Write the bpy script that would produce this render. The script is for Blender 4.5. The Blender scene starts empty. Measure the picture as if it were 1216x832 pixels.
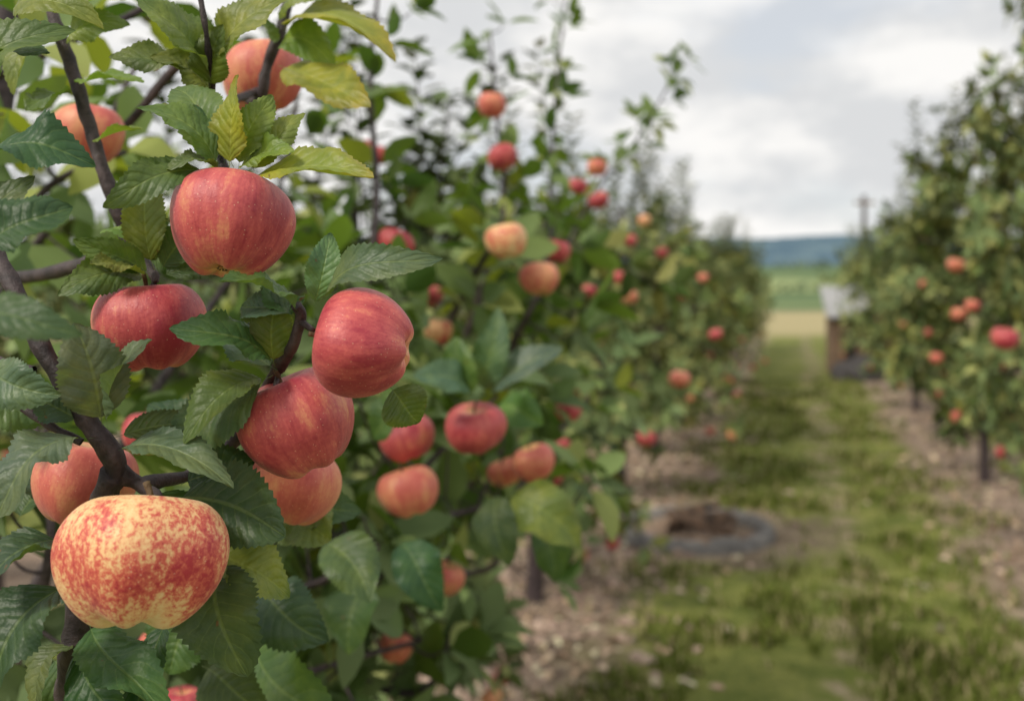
import bpy, math, random
import numpy as np
from mathutils import Vector, Matrix, noise as mnoise

random.seed(7)
RNG = np.random.default_rng(11)
scene = bpy.context.scene
EYE = 1.6            # eye height, m
F = 1182.0           # focal length in image pixels (35 mm lens)

def at(h, v, d):
    """world position (m) of image pixel h, v cast from the eye point to distance d"""
    return Vector(((h - 608.0) * d / F, d, EYE - (v - 335.0) * d / F))

# row frame: rows of trees run along U, aisle is crossed along V
U = np.array([0.274, 0.9617]); V = np.array([0.9617, -0.274])
def row(t, p):
    q = U * t + V * p
    return float(q[0]), float(q[1])

# ------------------------------------------------------------------ materials
def new_mat(name):
    m = bpy.data.materials.new(name); m.use_nodes = True
    nt = m.node_tree; nt.nodes.clear()
    out = nt.nodes.new('ShaderNodeOutputMaterial')
    return m, nt, out
def nd(nt, typ, **kw):
    n = nt.nodes.new(typ)
    for k, v in kw.items():
        if k in n.bl_rna.properties.keys(): setattr(n, k, v)
        else: n.inputs[k].default_value = v
    return n
def math_n(nt, op, a, b=None, c=None, clamp=False):
    n = nt.nodes.new('ShaderNodeMath'); n.operation = op; n.use_clamp = clamp
    for i, x in enumerate((a, b, c)):
        if x is None: continue
        if isinstance(x, (int, float)): n.inputs[i].default_value = x
        else: nt.links.new(x, n.inputs[i])
    return n.outputs[0]
def mixc(nt, fac, a, b, blend='MIX'):
    n = nt.nodes.new('ShaderNodeMix'); n.data_type = 'RGBA'; n.blend_type = blend
    for i, x in ((0, fac), (6, a), (7, b)):
        if isinstance(x, (int, float)): n.inputs[i].default_value = x
        elif isinstance(x, tuple): n.inputs[i].default_value = (*x, 1) if len(x) == 3 else x
        else: nt.links.new(x, n.inputs[i])
    return n.outputs[2]
def smooth(nt, x, lo, hi):
    n = nt.nodes.new('ShaderNodeMapRange'); n.interpolation_type = 'SMOOTHSTEP'
    nt.links.new(x, n.inputs[0]); n.inputs[1].default_value = lo; n.inputs[2].default_value = hi
    return n.outputs[0]
def noise_n(nt, vec, scale, detail=3, rough=0.55):
    n = nt.nodes.new('ShaderNodeTexNoise'); n.inputs['Scale'].default_value = scale
    n.inputs['Detail'].default_value = detail; n.inputs['Roughness'].default_value = rough
    if vec is not None: nt.links.new(vec, n.inputs['Vector'])
    return n.outputs[0]
def bump(nt, h, strength, dist=0.01):
    n = nt.nodes.new('ShaderNodeBump'); n.inputs['Strength'].default_value = strength
    n.inputs['Distance'].default_value = dist; nt.links.new(h, n.inputs['Height'])
    return n.outputs[0]

def simple_mat(name, c1, c2, scale=8, rough=0.8, bs=0.4, bd=0.01):
    m, nt, out = new_mat(name)
    tc = nd(nt, 'ShaderNodeTexCoord')
    f = noise_n(nt, tc.outputs['Object'], scale, 5, 0.65)
    col = mixc(nt, smooth(nt, f, 0.3, 0.7), c1, c2)
    p = nd(nt, 'ShaderNodeBsdfPrincipled'); p.inputs['Roughness'].default_value = rough
    nt.links.new(col, p.inputs['Base Color'])
    nt.links.new(bump(nt, f, bs, bd), p.inputs['Normal'])
    nt.links.new(p.outputs[0], out.inputs[0])
    return m

def leaf_mat(name, veins, trans=0.3):
    m, nt, out = new_mat(name)
    at_ = nd(nt, 'ShaderNodeAttribute', attribute_name='tint')
    col = at_.outputs['Color']
    geo = nd(nt, 'ShaderNodeNewGeometry')
    p = nd(nt, 'ShaderNodeBsdfPrincipled')
    tc = nd(nt, 'ShaderNodeTexCoord')
    if veins:
        uv = nd(nt, 'ShaderNodeUVMap', uv_map='UVMap')
        s = nd(nt, 'ShaderNodeSeparateXYZ'); nt.links.new(uv.outputs[0], s.inputs[0])
        u = math_n(nt, 'ABSOLUTE', math_n(nt, 'SUBTRACT', s.outputs[0], 0.5))   # 0..0.5
        v = s.outputs[1]
        n0 = noise_n(nt, tc.outputs['Object'], 90, 2, 0.5)
        mid = math_n(nt, 'SUBTRACT', 1.0, smooth(nt, u, 0.010, 0.038))
        ph = math_n(nt, 'MULTIPLY', math_n(nt, 'SUBTRACT', v, math_n(nt, 'MULTIPLY', u, 0.44)), 9.5)
        ph = math_n(nt, 'ADD', ph, math_n(nt, 'MULTIPLY', n0, 0.5))
        fr = math_n(nt, 'ABSOLUTE', math_n(nt, 'SUBTRACT', math_n(nt, 'FRACT', ph), 0.5))
        side = math_n(nt, 'MULTIPLY', math_n(nt, 'SUBTRACT', 1.0, smooth(nt, fr, 0.01, 0.08)), smooth(nt, u, 0.5, 0.3))
        vein = math_n(nt, 'MAXIMUM', mid, math_n(nt, 'MULTIPLY', side, 0.45))
        vor = nd(nt, 'ShaderNodeTexVoronoi'); vor.inputs['Scale'].default_value = 480
        nt.links.new(tc.outputs['Object'], vor.inputs['Vector'])
        n1 = noise_n(nt, tc.outputs['Object'], 45, 4, 0.6)
        col = mixc(nt, smooth(nt, n1, 0.35, 0.75), mixc(nt, 1.0, col, (0.74, 0.80, 0.84), 'MULTIPLY'), mixc(nt, 1.0, col, (1.35, 1.2, 1.0), 'MULTIPLY'))
        n2 = noise_n(nt, tc.outputs['Object'], 130, 2, 0.5)
        col = mixc(nt, smooth(nt, n2, 0.72, 0.78), col, (0.14, 0.08, 0.03))
        col = mixc(nt, math_n(nt, 'MULTIPLY', vein, 0.48), col, mixc(nt, 0.5, mixc(nt, 1.0, col, (1.9, 1.8, 1.4), 'MULTIPLY'), (0.22, 0.27, 0.10)))
        puff = math_n(nt, 'ADD', math_n(nt, 'MULTIPLY', smooth(nt, fr, 0.0, 0.4), 0.8), math_n(nt, 'MULTIPLY', vor.outputs['Distance'], 0.4))
        hgt_ = math_n(nt, 'SUBTRACT', puff, math_n(nt, 'MULTIPLY', mid, 0.8))
        nt.links.new(bump(nt, hgt_, 0.42, 0.0011), p.inputs['Normal'])
    back = mixc(nt, 0.5, mixc(nt, 1.0, col, (1.5, 1.45, 1.4), 'MULTIPLY'), (0.17, 0.22, 0.11))
    col2 = mixc(nt, geo.outputs['Backfacing'], col, back)
    nt.links.new(col2, p.inputs['Base Color'])
    rg = mixc(nt, geo.outputs['Backfacing'], (0.46,)*3, (0.75,)*3)
    nt.links.new(rg, p.inputs['Roughness'])
    p.inputs['Specular IOR Level'].default_value = 0.38 if veins else .28
    if trans > 0:
        tr = nd(nt, 'ShaderNodeBsdfTranslucent')
        nt.links.new(mixc(nt, 1.0, col, (1.9, 2.1, 0.6), 'MULTIPLY'), tr.inputs['Color'])
        mx = nd(nt, 'ShaderNodeMixShader'); mx.inputs[0].default_value = trans
        nt.links.new(p.outputs[0], mx.inputs[1]); nt.links.new(tr.outputs[0], mx.inputs[2])
        nt.links.new(mx.outputs[0], out.inputs[0])
    else: nt.links.new(p.outputs[0], out.inputs[0])
    return m

def apple_mat(name, amount, blush_a, streak_b, cols, speck=0.35, fscale=13, pos=(.08, .36, .64, .98)):
    m, nt, out = new_mat(name)
    tc = nd(nt, 'ShaderNodeTexCoord'); oi = nd(nt, 'ShaderNodeObjectInfo')
    off = math_n(nt, 'MULTIPLY', oi.outputs['Random'], 37.0)
    sep = nd(nt, 'ShaderNodeSeparateXYZ'); nt.links.new(tc.outputs['Object'], sep.inputs[0])
    x, y, z = sep.outputs
    r = math_n(nt, 'SQRT', math_n(nt, 'ADD', math_n(nt, 'ADD', math_n(nt, 'MULTIPLY', x, x), math_n(nt, 'MULTIPLY', y, y)), 0.002))
    cb = nd(nt, 'ShaderNodeCombineXYZ')
    nt.links.new(math_n(nt, 'ADD', math_n(nt, 'DIVIDE', x, r), off), cb.inputs[0])
    nt.links.new(math_n(nt, 'DIVIDE', y, r), cb.inputs[1])
    nt.links.new(math_n(nt, 'MULTIPLY', z, 0.30), cb.inputs[2])
    st = noise_n(nt, cb.outputs[0], 4.0, 4, 0.6)
    st2 = noise_n(nt, cb.outputs[0], 15, 3, 0.7)
    ad = nd(nt, 'ShaderNodeVectorMath', operation='ADD'); nt.links.new(tc.outputs['Object'], ad.inputs[0])
    cb2 = nd(nt, 'ShaderNodeCombineXYZ')
    for i in range(3): nt.links.new(off, cb2.inputs[i])
    nt.links.new(cb2.outputs[0], ad.inputs[1])
    bl = noise_n(nt, ad.outputs[0], 0.95, 2, 0.5)
    fine = noise_n(nt, ad.outputs[0], fscale, 4, 0.7)
    f = math_n(nt, 'ADD', amount, math_n(nt, 'MULTIPLY', math_n(nt, 'SUBTRACT', bl, 0.5), blush_a))
    f = math_n(nt, 'ADD', f, math_n(nt, 'MULTIPLY', math_n(nt, 'SUBTRACT', st, 0.5), streak_b))
    f = math_n(nt, 'ADD', f, math_n(nt, 'MULTIPLY', math_n(nt, 'SUBTRACT', st2, 0.5), streak_b * 0.5))
    f = math_n(nt, 'ADD', f, math_n(nt, 'MULTIPLY', math_n(nt, 'SUBTRACT', fine, 0.5), speck))
    pole = smooth(nt, r, 0.70, 0.1)
    f = math_n(nt, 'SUBTRACT', f, math_n(nt, 'MULTIPLY', pole, 0.42), clamp=True)
    cr = nd(nt, 'ShaderNodeValToRGB'); nt.links.new(f, cr.inputs[0])
    e = cr.color_ramp.elements
    e[0].position = pos[0]; e[0].color = (*cols[0], 1); e[1].position = pos[3]; e[1].color = (*cols[3], 1)
    k = e.new(pos[1]); k.color = (*cols[1], 1); k = e.new(pos[2]); k.color = (*cols[2], 1)
    vor = nd(nt, 'ShaderNodeTexVoronoi'); vor.inputs['Scale'].default_value = 11
    nt.links.new(ad.outputs[0], vor.inputs['Vector'])
    dot = math_n(nt, 'SUBTRACT', 1.0, smooth(nt, vor.outputs['Distance'], 0.07, 0.15))
    col = mixc(nt, math_n(nt, 'MULTIPLY', dot, 0.5), cr.outputs[0], (0.78, 0.52, 0.34))
    sc = noise_n(nt, ad.outputs[0], 5.5, 6, 0.75)
    col = mixc(nt, math_n(nt, 'MULTIPLY', smooth(nt, sc, 0.70, 0.76), 0.6), col, (0.22, 0.11, 0.05))
    p = nd(nt, 'ShaderNodeBsdfPrincipled')
    nt.links.new(col, p.inputs['Base Color'])
    nt.links.new(math_n(nt, 'ADD', 0.35, math_n(nt, 'MULTIPLY', fine, 0.22)), p.inputs['Roughness'])
    p.inputs['Specular IOR Level'].default_value = 0.45
    p.inputs['Sheen Weight'].default_value = 0.10
    nt.links.new(bump(nt, math_n(nt, 'ADD', fine, st), 0.12, 0.03), p.inputs['Normal'])
    nt.links.new(p.outputs[0], out.inputs[0])
    return m

CR = [(0.76, 0.48, 0.20), (0.70, 0.27, 0.14), (0.55, 0.098, 0.092), (0.34, 0.026, 0.045)]
CO = [(0.76, 0.48, 0.20), (0.72, 0.30, 0.15), (0.60, 0.14, 0.10), (0.42, 0.05, 0.055)]
CY = [(0.84, 0.62, 0.32), (0.80, 0.48, 0.22), (0.62, 0.13, 0.08), (0.42, 0.03, 0.04)]
M_RED = apple_mat('apple_skin_red', 0.79, 1.25, 0.85, CR, 0.45)
M_ORG = apple_mat('apple_skin_orange', 0.56, 1.1, 0.6, CO, 0.40)
M_YEL = apple_mat('apple_skin_streaked', 0.52, 1.4, 0.85, CY, 1.5, 15, (.10, .42, .66, .95))
M_STEM = simple_mat('apple_stem', (0.10, 0.06, 0.03), (0.16, 0.11, 0.05), 6, 0.8)
M_CAL = simple_mat('apple_calyx', (0.05, 0.035, 0.02), (0.12, 0.10, 0.05), 6, 0.9)
M_LEAF = leaf_mat('leaf_veined', True, .25)
M_LEAF2 = leaf_mat('leaf_foliage', False, .25)
M_LEAF3 = leaf_mat('leaf_row_foliage', False, 0)

m, nt, out = new_mat('bark')
tc = nd(nt, 'ShaderNodeTexCoord')
n1 = noise_n(nt, tc.outputs['Object'], 60, 6, 0.7); n2 = noise_n(nt, tc.outputs['Object'], 14, 4, 0.6)
c = mixc(nt, smooth(nt, n1, 0.35, 0.7), (0.020, 0.013, 0.015), (0.080, 0.055, 0.056))
c = mixc(nt, math_n(nt, 'MULTIPLY', smooth(nt, n2, 0.55, 0.8), 0.4), c, (0.13, 0.12, 0.10))
p = nd(nt, 'ShaderNodeBsdfPrincipled'); p.inputs['Roughness'].default_value = 0.62
nt.links.new(c, p.inputs['Base Color']); nt.links.new(bump(nt, n1, 0.7, 0.004), p.inputs['Normal'])
nt.links.new(p.outputs[0], out.inputs[0]); M_BARK = m

def tint_mat(name, rough=0.5, nscale=40):
    m, nt, out = new_mat(name)
    a = nd(nt, 'ShaderNodeAttribute', attribute_name='tint'); tc = nd(nt, 'ShaderNodeTexCoord')
    f = noise_n(nt, tc.outputs['Object'], nscale, 2)
    col = mixc(nt, smooth(nt, f, 0.3, 0.7), a.outputs['Color'], mixc(nt, 1.0, a.outputs['Color'], (1.3, 1.7, 1.5), 'MULTIPLY'))
    p = nd(nt, 'ShaderNodeBsdfPrincipled'); p.inputs['Roughness'].default_value = rough
    nt.links.new(col, p.inputs['Base Color'])
    nt.links.new(p.outputs[0], out.inputs[0])
    return m
M_FRUIT = tint_mat('apple_skin_small', 0.42, 22)
M_LITTER = tint_mat('dead_leaf', 0.8, 30)
m, nt, out = new_mat('grass_blade')
a = nd(nt, 'ShaderNodeAttribute', attribute_name='tint'); p = nd(nt, 'ShaderNodeBsdfDiffuse')
nt.links.new(a.outputs['Color'], p.inputs['Color']); nt.links.new(p.outputs[0], out.inputs[0]); M_GRASS = m

# ------------------------------------------------------------------ mesh helpers
def mesh_obj(name, verts, faces, mats, smooth_=True, parent=None, tint=None, uv=None, link=True):
    me = bpy.data.meshes.new(name)
    me.from_pydata([tuple(v) for v in verts] if not isinstance(verts, np.ndarray) else verts.tolist(), [], faces)
    for mt in (mats if isinstance(mats, list) else [mats]): me.materials.append(mt)
    if smooth_: me.polygons.foreach_set('use_smooth', [True] * len(me.polygons))
    if tint is not None:
        ca = me.color_attributes.new('tint', 'FLOAT_COLOR', 'POINT')
        ca.data.foreach_set('color', np.concatenate([tint, np.ones((len(tint), 1))], 1).astype(np.float32).ravel())
    if uv is not None:
        ul = me.uv_layers.new(name='UVMap')
        li = np.empty(len(me.loops), dtype=np.int32); me.loops.foreach_get('vertex_index', li)
        ul.data.foreach_set('uv', np.asarray(uv, dtype=np.float32)[li].ravel())
    me.update()
    if not link: return me
    ob = bpy.data.objects.new(name, me); scene.collection.objects.link(ob)
    if parent: ob.parent = parent
    return ob
def empty(name, loc=(0, 0, 0)):
    e = bpy.data.objects.new(name, None); e.location = loc; e.empty_display_size = 0.2
    scene.collection.objects.link(e); return e

def catmull(pts, n=6):
    pts = [Vector(p) for p in pts]; P = [pts[0] * 2 - pts[1]] + pts + [pts[-1] * 2 - pts[-2]]
    o = []
    for i in range(1, len(P) - 2):
        for k in range(n):
            t = k / n; a, b, c, d = P[i - 1], P[i], P[i + 1], P[i + 2]
            o.append(0.5 * ((2 * b) + (c - a) * t + (2 * a - 5 * b + 4 * c - d) * t * t + (3 * b - a - 3 * c + d) * t ** 3))
    o.append(pts[-1]); return o

class Wood:
    def __init__(s): s.v = []; s.f = []
    def tube(s, pts, r0, r1, sides=8, sm=6, rough=0.0, knots=0.0):
        c = catmull(pts, sm) if sm > 1 else [Vector(p) for p in pts]
        n = len(c); b0 = len(s.v); ref = Vector((0.3, 0.2, 1)).normalized()
        for i, p in enumerate(c):
            d = (c[min(i + 1, n - 1)] - c[max(i - 1, 0)]).normalized()
            a = d.cross(ref)
            if a.length < 1e-3: a = d.cross(Vector((1, 0, 0)))
            a.normalize(); b = d.cross(a); t = i / (n - 1); r = r0 + (r1 - r0) * t
            if knots: r *= 1 + knots * max(0, mnoise.noise(p * 70)) * 2
            for k in range(sides):
                an = 2 * math.pi * k / sides
                q = a * math.cos(an) + b * math.sin(an)
                rr = r * (1 + rough * mnoise.noise((p + q * r) * 120)) if rough else r
                s.v.append(p + q * rr)
        for i in range(n - 1):
            for k in range(sides):
                k2 = (k + 1) % sides
                s.f.append((b0 + i * sides + k, b0 + i * sides + k2, b0 + (i + 1) * sides + k2, b0 + (i + 1) * sides + k))
        s.f.append(tuple(b0 + (n - 1) * sides + k for k in range(sides)))
        return c
    def obj(s, name, parent=None, link=True):
        return mesh_obj(name, s.v, s.f, M_BARK, True, parent, link=link)

def nrm(a): return a / np.maximum(np.linalg.norm(a, axis=-1, keepdims=True), 1e-9)

FRUITS = []     # (centre, radius) of every separate apple: leaves never grow through them
class Foliage:
    """collects leaves and makes one mesh of folded, drooping leaf blades"""
    def __init__(s, rng): s.P = []; s.D = []; s.N = []; s.L = []; s.T = []; s.rng = rng
    def leaf(s, p, d, n, L, t): s.P.append(tuple(p)); s.D.append(tuple(d)); s.N.append(tuple(n)); s.L.append(L); s.T.append(tuple(t))
    def spur(s, p, axis, n, size, tf):
        r = s.rng; axis = Vector(axis).normalized()
        ref = axis.orthogonal().normalized(); b = axis.cross(ref); a0 = r.random() * 6.28
        for i in range(n):
            an = a0 + i * 2.4 + r.normal() * 0.3; el = math.radians(r.uniform(25, 85))
            rad = ref * math.cos(an) + b * math.sin(an)
            d = (axis * math.cos(el) + rad * math.sin(el)); d.z -= 0.15; d.normalize()
            nn = axis * math.sin(el) - rad * math.cos(el) + Vector((0, 0, 0.5)) + Vector(r.normal(size=3)) * 0.25
            nn = (nn - d * nn.dot(d)).normalized()
            s.leaf(Vector(p) + d * size * 0.15, d, nn, size * r.uniform(0.65, 1.15), tf())
    def prune(s, clear=0.045):
        C = np.array([list(c + Vector((0, -.03, 0.0))) for c, r in FRUITS]); R = np.array([r for c, r in FRUITS]) + clear
        P = np.array(s.P); M = P + nrm(np.array(s.D)) * (np.array(s.L) * .5)[:, None]
        dd = np.linalg.norm(M[:, None] - C[None], axis=2)
        ok = (dd > R[None]).all(1)
        for nme in 'PDNLT':
            a = getattr(s, nme); setattr(s, nme, [q for q, k in zip(a, ok) if k])
    def arrays(s, lite=False):
        P = np.array(s.P); D = nrm(np.array(s.D)); N = np.array(s.N); L = np.array(s.L); T = np.array(s.T)
        N = nrm(N - D * (N * D).sum(1, keepdims=True)); B = np.cross(N, D); n = len(P)
        curl = s.rng.uniform(0.05, 0.4, n); fold = s.rng.uniform(0.05, 0.5, n); wid = s.rng.uniform(0.24, 0.31, n)
        if lite:
            tv = [(0, 0), (.4, -1), (.4, 0), (.4, 1), (1, 0)]
            q = [(0, 2, 1), (0, 3, 2), (1, 2, 4), (2, 3, 4)]
        else:
            tv = [(0, 0), (.22, -.8), (.22, 0), (.22, .8), (.52, -1), (.52, 0), (.52, 1), (.8, -.6), (.8, 0), (.8, .6), (1, 0)]
            q = [(0, 2, 1), (0, 3, 2), (1, 2, 5, 4), (2, 3, 6, 5), (4, 5, 8, 7), (5, 6, 9, 8), (7, 8, 10), (8, 9, 10)]
        K = len(tv); V_ = np.empty((n, K, 3))
        for i, (v, u) in enumerate(tv):
            V_[:, i] = P + D * (v * L)[:, None] + B * (u * wid * L)[:, None] + N * ((-curl * v * v + fold * abs(u) * wid) * L)[:, None]
        fs = []
        for k in range(n):
            o = k * K
            for f in q: fs.append(tuple(o + j for j in f))
        return V_.reshape(-1, 3), fs, np.repeat(T, K, axis=0)
    def obj(s, name, parent=None, mat=None, link=True, lite=False):
        v, f, t = s.arrays(lite)
        return mesh_obj(name, v, f, mat or M_LEAF2, True, parent, tint=t, link=link)

# ------------------------------------------------------------------ apples
def apple_geo(seg, rings, flat=0.86, lob=0.03, seed=0, basin=0.36, taper=.12, lump=1.0):
    v = []; f = []
    for i in range(rings + 1):
        ph = math.pi * i / rings
        x = math.sin(ph) * (1 + taper * math.cos(ph)) ; x = x if x > 0 else 0
        x = x ** 0.9 if x > 0 else 0
        z = flat * math.cos(ph)
        z -= basin * flat * math.exp(-(ph / 0.36) ** 2)
        z += 0.24 * flat * math.exp(-((math.pi - ph) / 0.30) ** 2)
        for k in range(seg):
            th = 2 * math.pi * k / seg
            w = (1 - math.cos(ph)) / 2
            lo = 1 + lob * math.cos(5 * th + seed) * (0.35 + w) + lump * (0.03 * math.cos(2 * th + seed * 2.3) + 0.022 * math.cos(3 * th + seed))
            zz = z + lob * 1.3 * math.cos(5 * th + seed) * -w * math.exp(-((math.pi - ph) / 0.75) ** 2) + 0.045 * lump * x * math.cos(th + seed)
            v.append((x * lo * math.cos(th), x * lo * math.sin(th), zz))
    for i in range(rings):
        for k in range(seg):
            k2 = (k + 1) % seg
            f.append((i * seg + k, (i + 1) * seg + k, (i + 1) * seg + k2, i * seg + k2))
    return v, f

def make_apple(c, dia, up, mat, flat=0.86, seed=0, stem=True, seg=56, rings=44, lob=0.035, stemlen=0.4, taper=.12, lump=1.0):
    v, f = apple_geo(seg, rings, flat, lob, seed, taper=taper, lump=lump)
    nf = len(f)
    W = Wood()
    if stem:
        z0 = flat * 0.62
        W.tube([(0, 0, z0 - 0.05), (0.02, 0.01, z0 + stemlen * 0.5), (0.10, 0.03, z0 + stemlen)], 0.035, 0.045, 8, 5)
    off = len(v); v += [tuple(q) for q in W.v]; f += [tuple(i + off for i in q) for q in W.f]; ns = len(f)
    zc = -flat * 0.77
    for k in range(5):
        a = 2 * math.pi * k / 5 + seed; o = len(v)
        for (r, w, z) in ((0.02, 0.035, 0.02), (0.09, 0.045, -0.05), (0.15, 0.004, -0.015)):
            for s_ in (-1, 1):
                v.append((r * math.cos(a) - s_ * w * math.sin(a), r * math.sin(a) + s_ * w * math.cos(a), zc + z))
        f += [(o, o + 1, o + 3, o + 2), (o + 2, o + 3, o + 5, o + 4)]
    ob = mesh_obj('apple', v, f, [mat, M_STEM, M_CAL], True)
    mi = [0] * nf + [1] * (ns - nf) + [2] * (len(f) - ns)
    ob.data.polygons.foreach_set('material_index', mi)
    ob.location = c; ob.scale = (dia / 2.06,) * 3
    ob.rotation_mode = 'QUATERNION'
    ob.rotation_quaternion = Vector(up).to_track_quat('Z', 'Y')
    FRUITS.append((Vector(c), dia / 2))
    return ob

def A(h, v, wpx, d, up, mat, flat=0.86, seed=0, **k):
    return make_apple(at(h, v, d), wpx * d / F, up, mat, flat, seed, **k)

# in-focus fruit
A(273, 268, 152, .56, (0.06, 0.34, 1), M_RED, .90, 1.0, taper=.2)
A(178, 386, 136, .60, (-0.1, 0.02, 1), M_RED, .86, 2.1)
A(431, 407, 136, .535, (-1, -0.02, 0.15), M_RED, .92, 0.4)
A(353, 501, 144, .585, (-0.42, -0.02, 1), M_RED, .92, 3.0)
A(172, 664, 203, .515, (0.02, 0.34, 1), M_YEL, .84, 4.2, lump=.35, lob=.05)
A(341, 574, 128, .66, (0.1, 0.2, 1), M_ORG, .8, 5.1)
A(102, 573, 122, .63, (0.2, 0.2, 1), M_ORG, .9, 0.9)
A(176, 513, 62, .95, (0, 0.1, 1), M_RED, .9, 1.9)
A(104, 161, 88, .92, (0.1, 0.2, 1), M_ORG, .86, 2.9)
A(311, 93, 98, .84, (-0.1, 0.2, 1), M_ORG, .9, 3.9)
A(216, 838, 52, .9, (0, 0, 1), M_RED, .9, 1.2)
A(188, 768, 50, .9, (0, 0, 1), M_ORG, .9, 2.2)
# softer fruit further into the canopy
mid = [(42, 311, 36, 2.0, 1), (485, 583, 75, 1.20, 0), (484, 520, 68, 1.24, 1), (564, 508, 74, 1.22, 1), (641, 331, 50, 1.80, 0),
       (601, 286, 51, 1.75, 2), (584, 125, 36, 2.25, 0), (597, 187, 37, 2.25, 1), (428, 180, 36, 2.0, 1), (452, 184, 28, 2.1, 1), (660, 298, 36, 2.0, 1),
       (711, 238, 26, 3.0, 1), (685, 222, 26, 3.0, 1), (709, 199, 26, 3.0, 0), (469, 290, 46, 1.7, 1), (511, 350, 32, 2.1, 1),
       (520, 393, 37, 1.9, 2), (634, 549, 52, 1.55, 0), (600, 560, 44, 1.62, 0), (674, 487, 32, 2.1, 1), (528, 686, 48, 1.5, 0),
       (470, 768, 44, 1.45, 0), (668, 530, 26, 2.4, 1), (807, 450, 25, 3.4, 0), (726, 312, 26, 2.8, 1), (748, 353, 20, 3.4, 2),
       (580, 411, 30, 2.0, 2), (655, 566, 28, 2.1, 1), (610, 430, 26, 2.2, 2), (748, 285, 18, 3.8, 1), (735, 330, 18, 3.8, 1),
       (700, 345, 18, 4.0, 1), (765, 262, 16, 4.0, 2), (850, 397, 17, 4.8, 1), (786, 300, 16, 4.8, 1), (835, 330, 13, 6.5, 0), (812, 350, 12, 6.2, 1)]
for i, (h, v, w, d, k) in enumerate(mid):
    A(h, v, w, d, (random.uniform(-.4, .4), random.uniform(-.3, .4), 1), [M_ORG, M_RED, M_YEL][k], random.uniform(.82, .92), i * 1.7, seg=28, rings=22)

# ------------------------------------------------------------------ foreground apple tree
fg = empty('apple_tree', (-0.62, 1.15, 0))
def fpar(ob): ob.parent = fg; ob.matrix_parent_inverse = Matrix.Translation((0.62, -1.15, 0)); return ob

W = Wood()
trunk_top = Vector((-0.62, 1.15, 0.75))
W.tube([(-0.60, 1.2, -0.05), (-0.64, 1.16, 0.4), trunk_top, (-0.66, 1.14, 1.3), (-0.60, 1.2, 2.0)], 0.06, 0.022, 12, 6, 0.2)
W.tube([trunk_top, (-0.40, 0.85, 0.95), at(60, 960, .66), at(88, 832, .60), at(97, 725, .585), at(118, 620, .58), at(134, 560, .565)], 0.014, 0.0068, 16, 8, 0.3, 0.12)
W.tube([at(128, 585, .57), at(137, 552, .565), at(108, 505, .56), at(60, 430, .56), at(18, 345, .57), at(-30, 250, .60), at(-80, 120, .64)], 0.0064, 0.0040, 14, 8, 0.3, 0.15)
W.tube([at(134, 552, .565), at(165, 575, .57), at(185, 590, .555), at(180, 603, .53)], 0.0048, 0.0026, 12, 6, 0.4, 0.3)
W.tube([at(165, 575, .57), at(235, 560, .62), at(285, 515, .62), at(322, 450, .60), at(345, 415, .565), at(357, 378, .555), at(352, 362, .55)], 0.0038, 0.0030, 12, 8, 0.35, 0.3)
W.tube([at(357, 382, .555), at(372, 392, .545)], 0.0022, 0.0015, 8, 4)
W.tube([at(330, 438, .585), at(330, 448, .585), at(327, 458, .575)], 0.0020, 0.0014, 8, 4)
W.tube([at(-120, 330, 1.0), at(20, 330, .85), at(135, 300, .70), at(147, 272, .68), at(120, 195, .68), at(93, 105, .69), at(62, 15, .70), at(40, -60, .72)], 0.0055, 0.0040, 12, 8, 0.3, 0.2)
W.tube([at(147, 275, .68), at(165, 300, .63), at(183, 328, .60), at(180, 345, .598)], 0.0032, 0.0022, 10, 6, 0.4, 0.4)
W.tube([at(150, 150, 1.0), at(235, 60, .95), at(300, 120, .80), at(318, 75, .78), at(338, 20, .78), at(350, -50, .80)], 0.0045, 0.0040, 10, 8, 0.3, 0.3)
W.tube([at(305, 108, .80), at(262, 130, .66), at(262, 185, .585), at(270, 218, .572)], 0.0030, 0.0022, 10, 8, 0.4, 0.5)
W.tube([at(252, 140, .66), at(252, 100, .64), at(245, 40, .62), at(235, -20, .62)], 0.0024, 0.0016, 10, 6, 0.3, 0.3)
W.tube([at(97, 525, .56), at(60, 505, .56), at(5, 470, .565), at(-40, 440, .57)], 0.0024, 0.0018, 8, 5, 0.4, 0.4)
W.tube([at(40, 440, .56), at(10, 432, .565), at(-20, 415, .57)], 0.0024, 0.0018, 8, 5, 0.4, 0.4)

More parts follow.
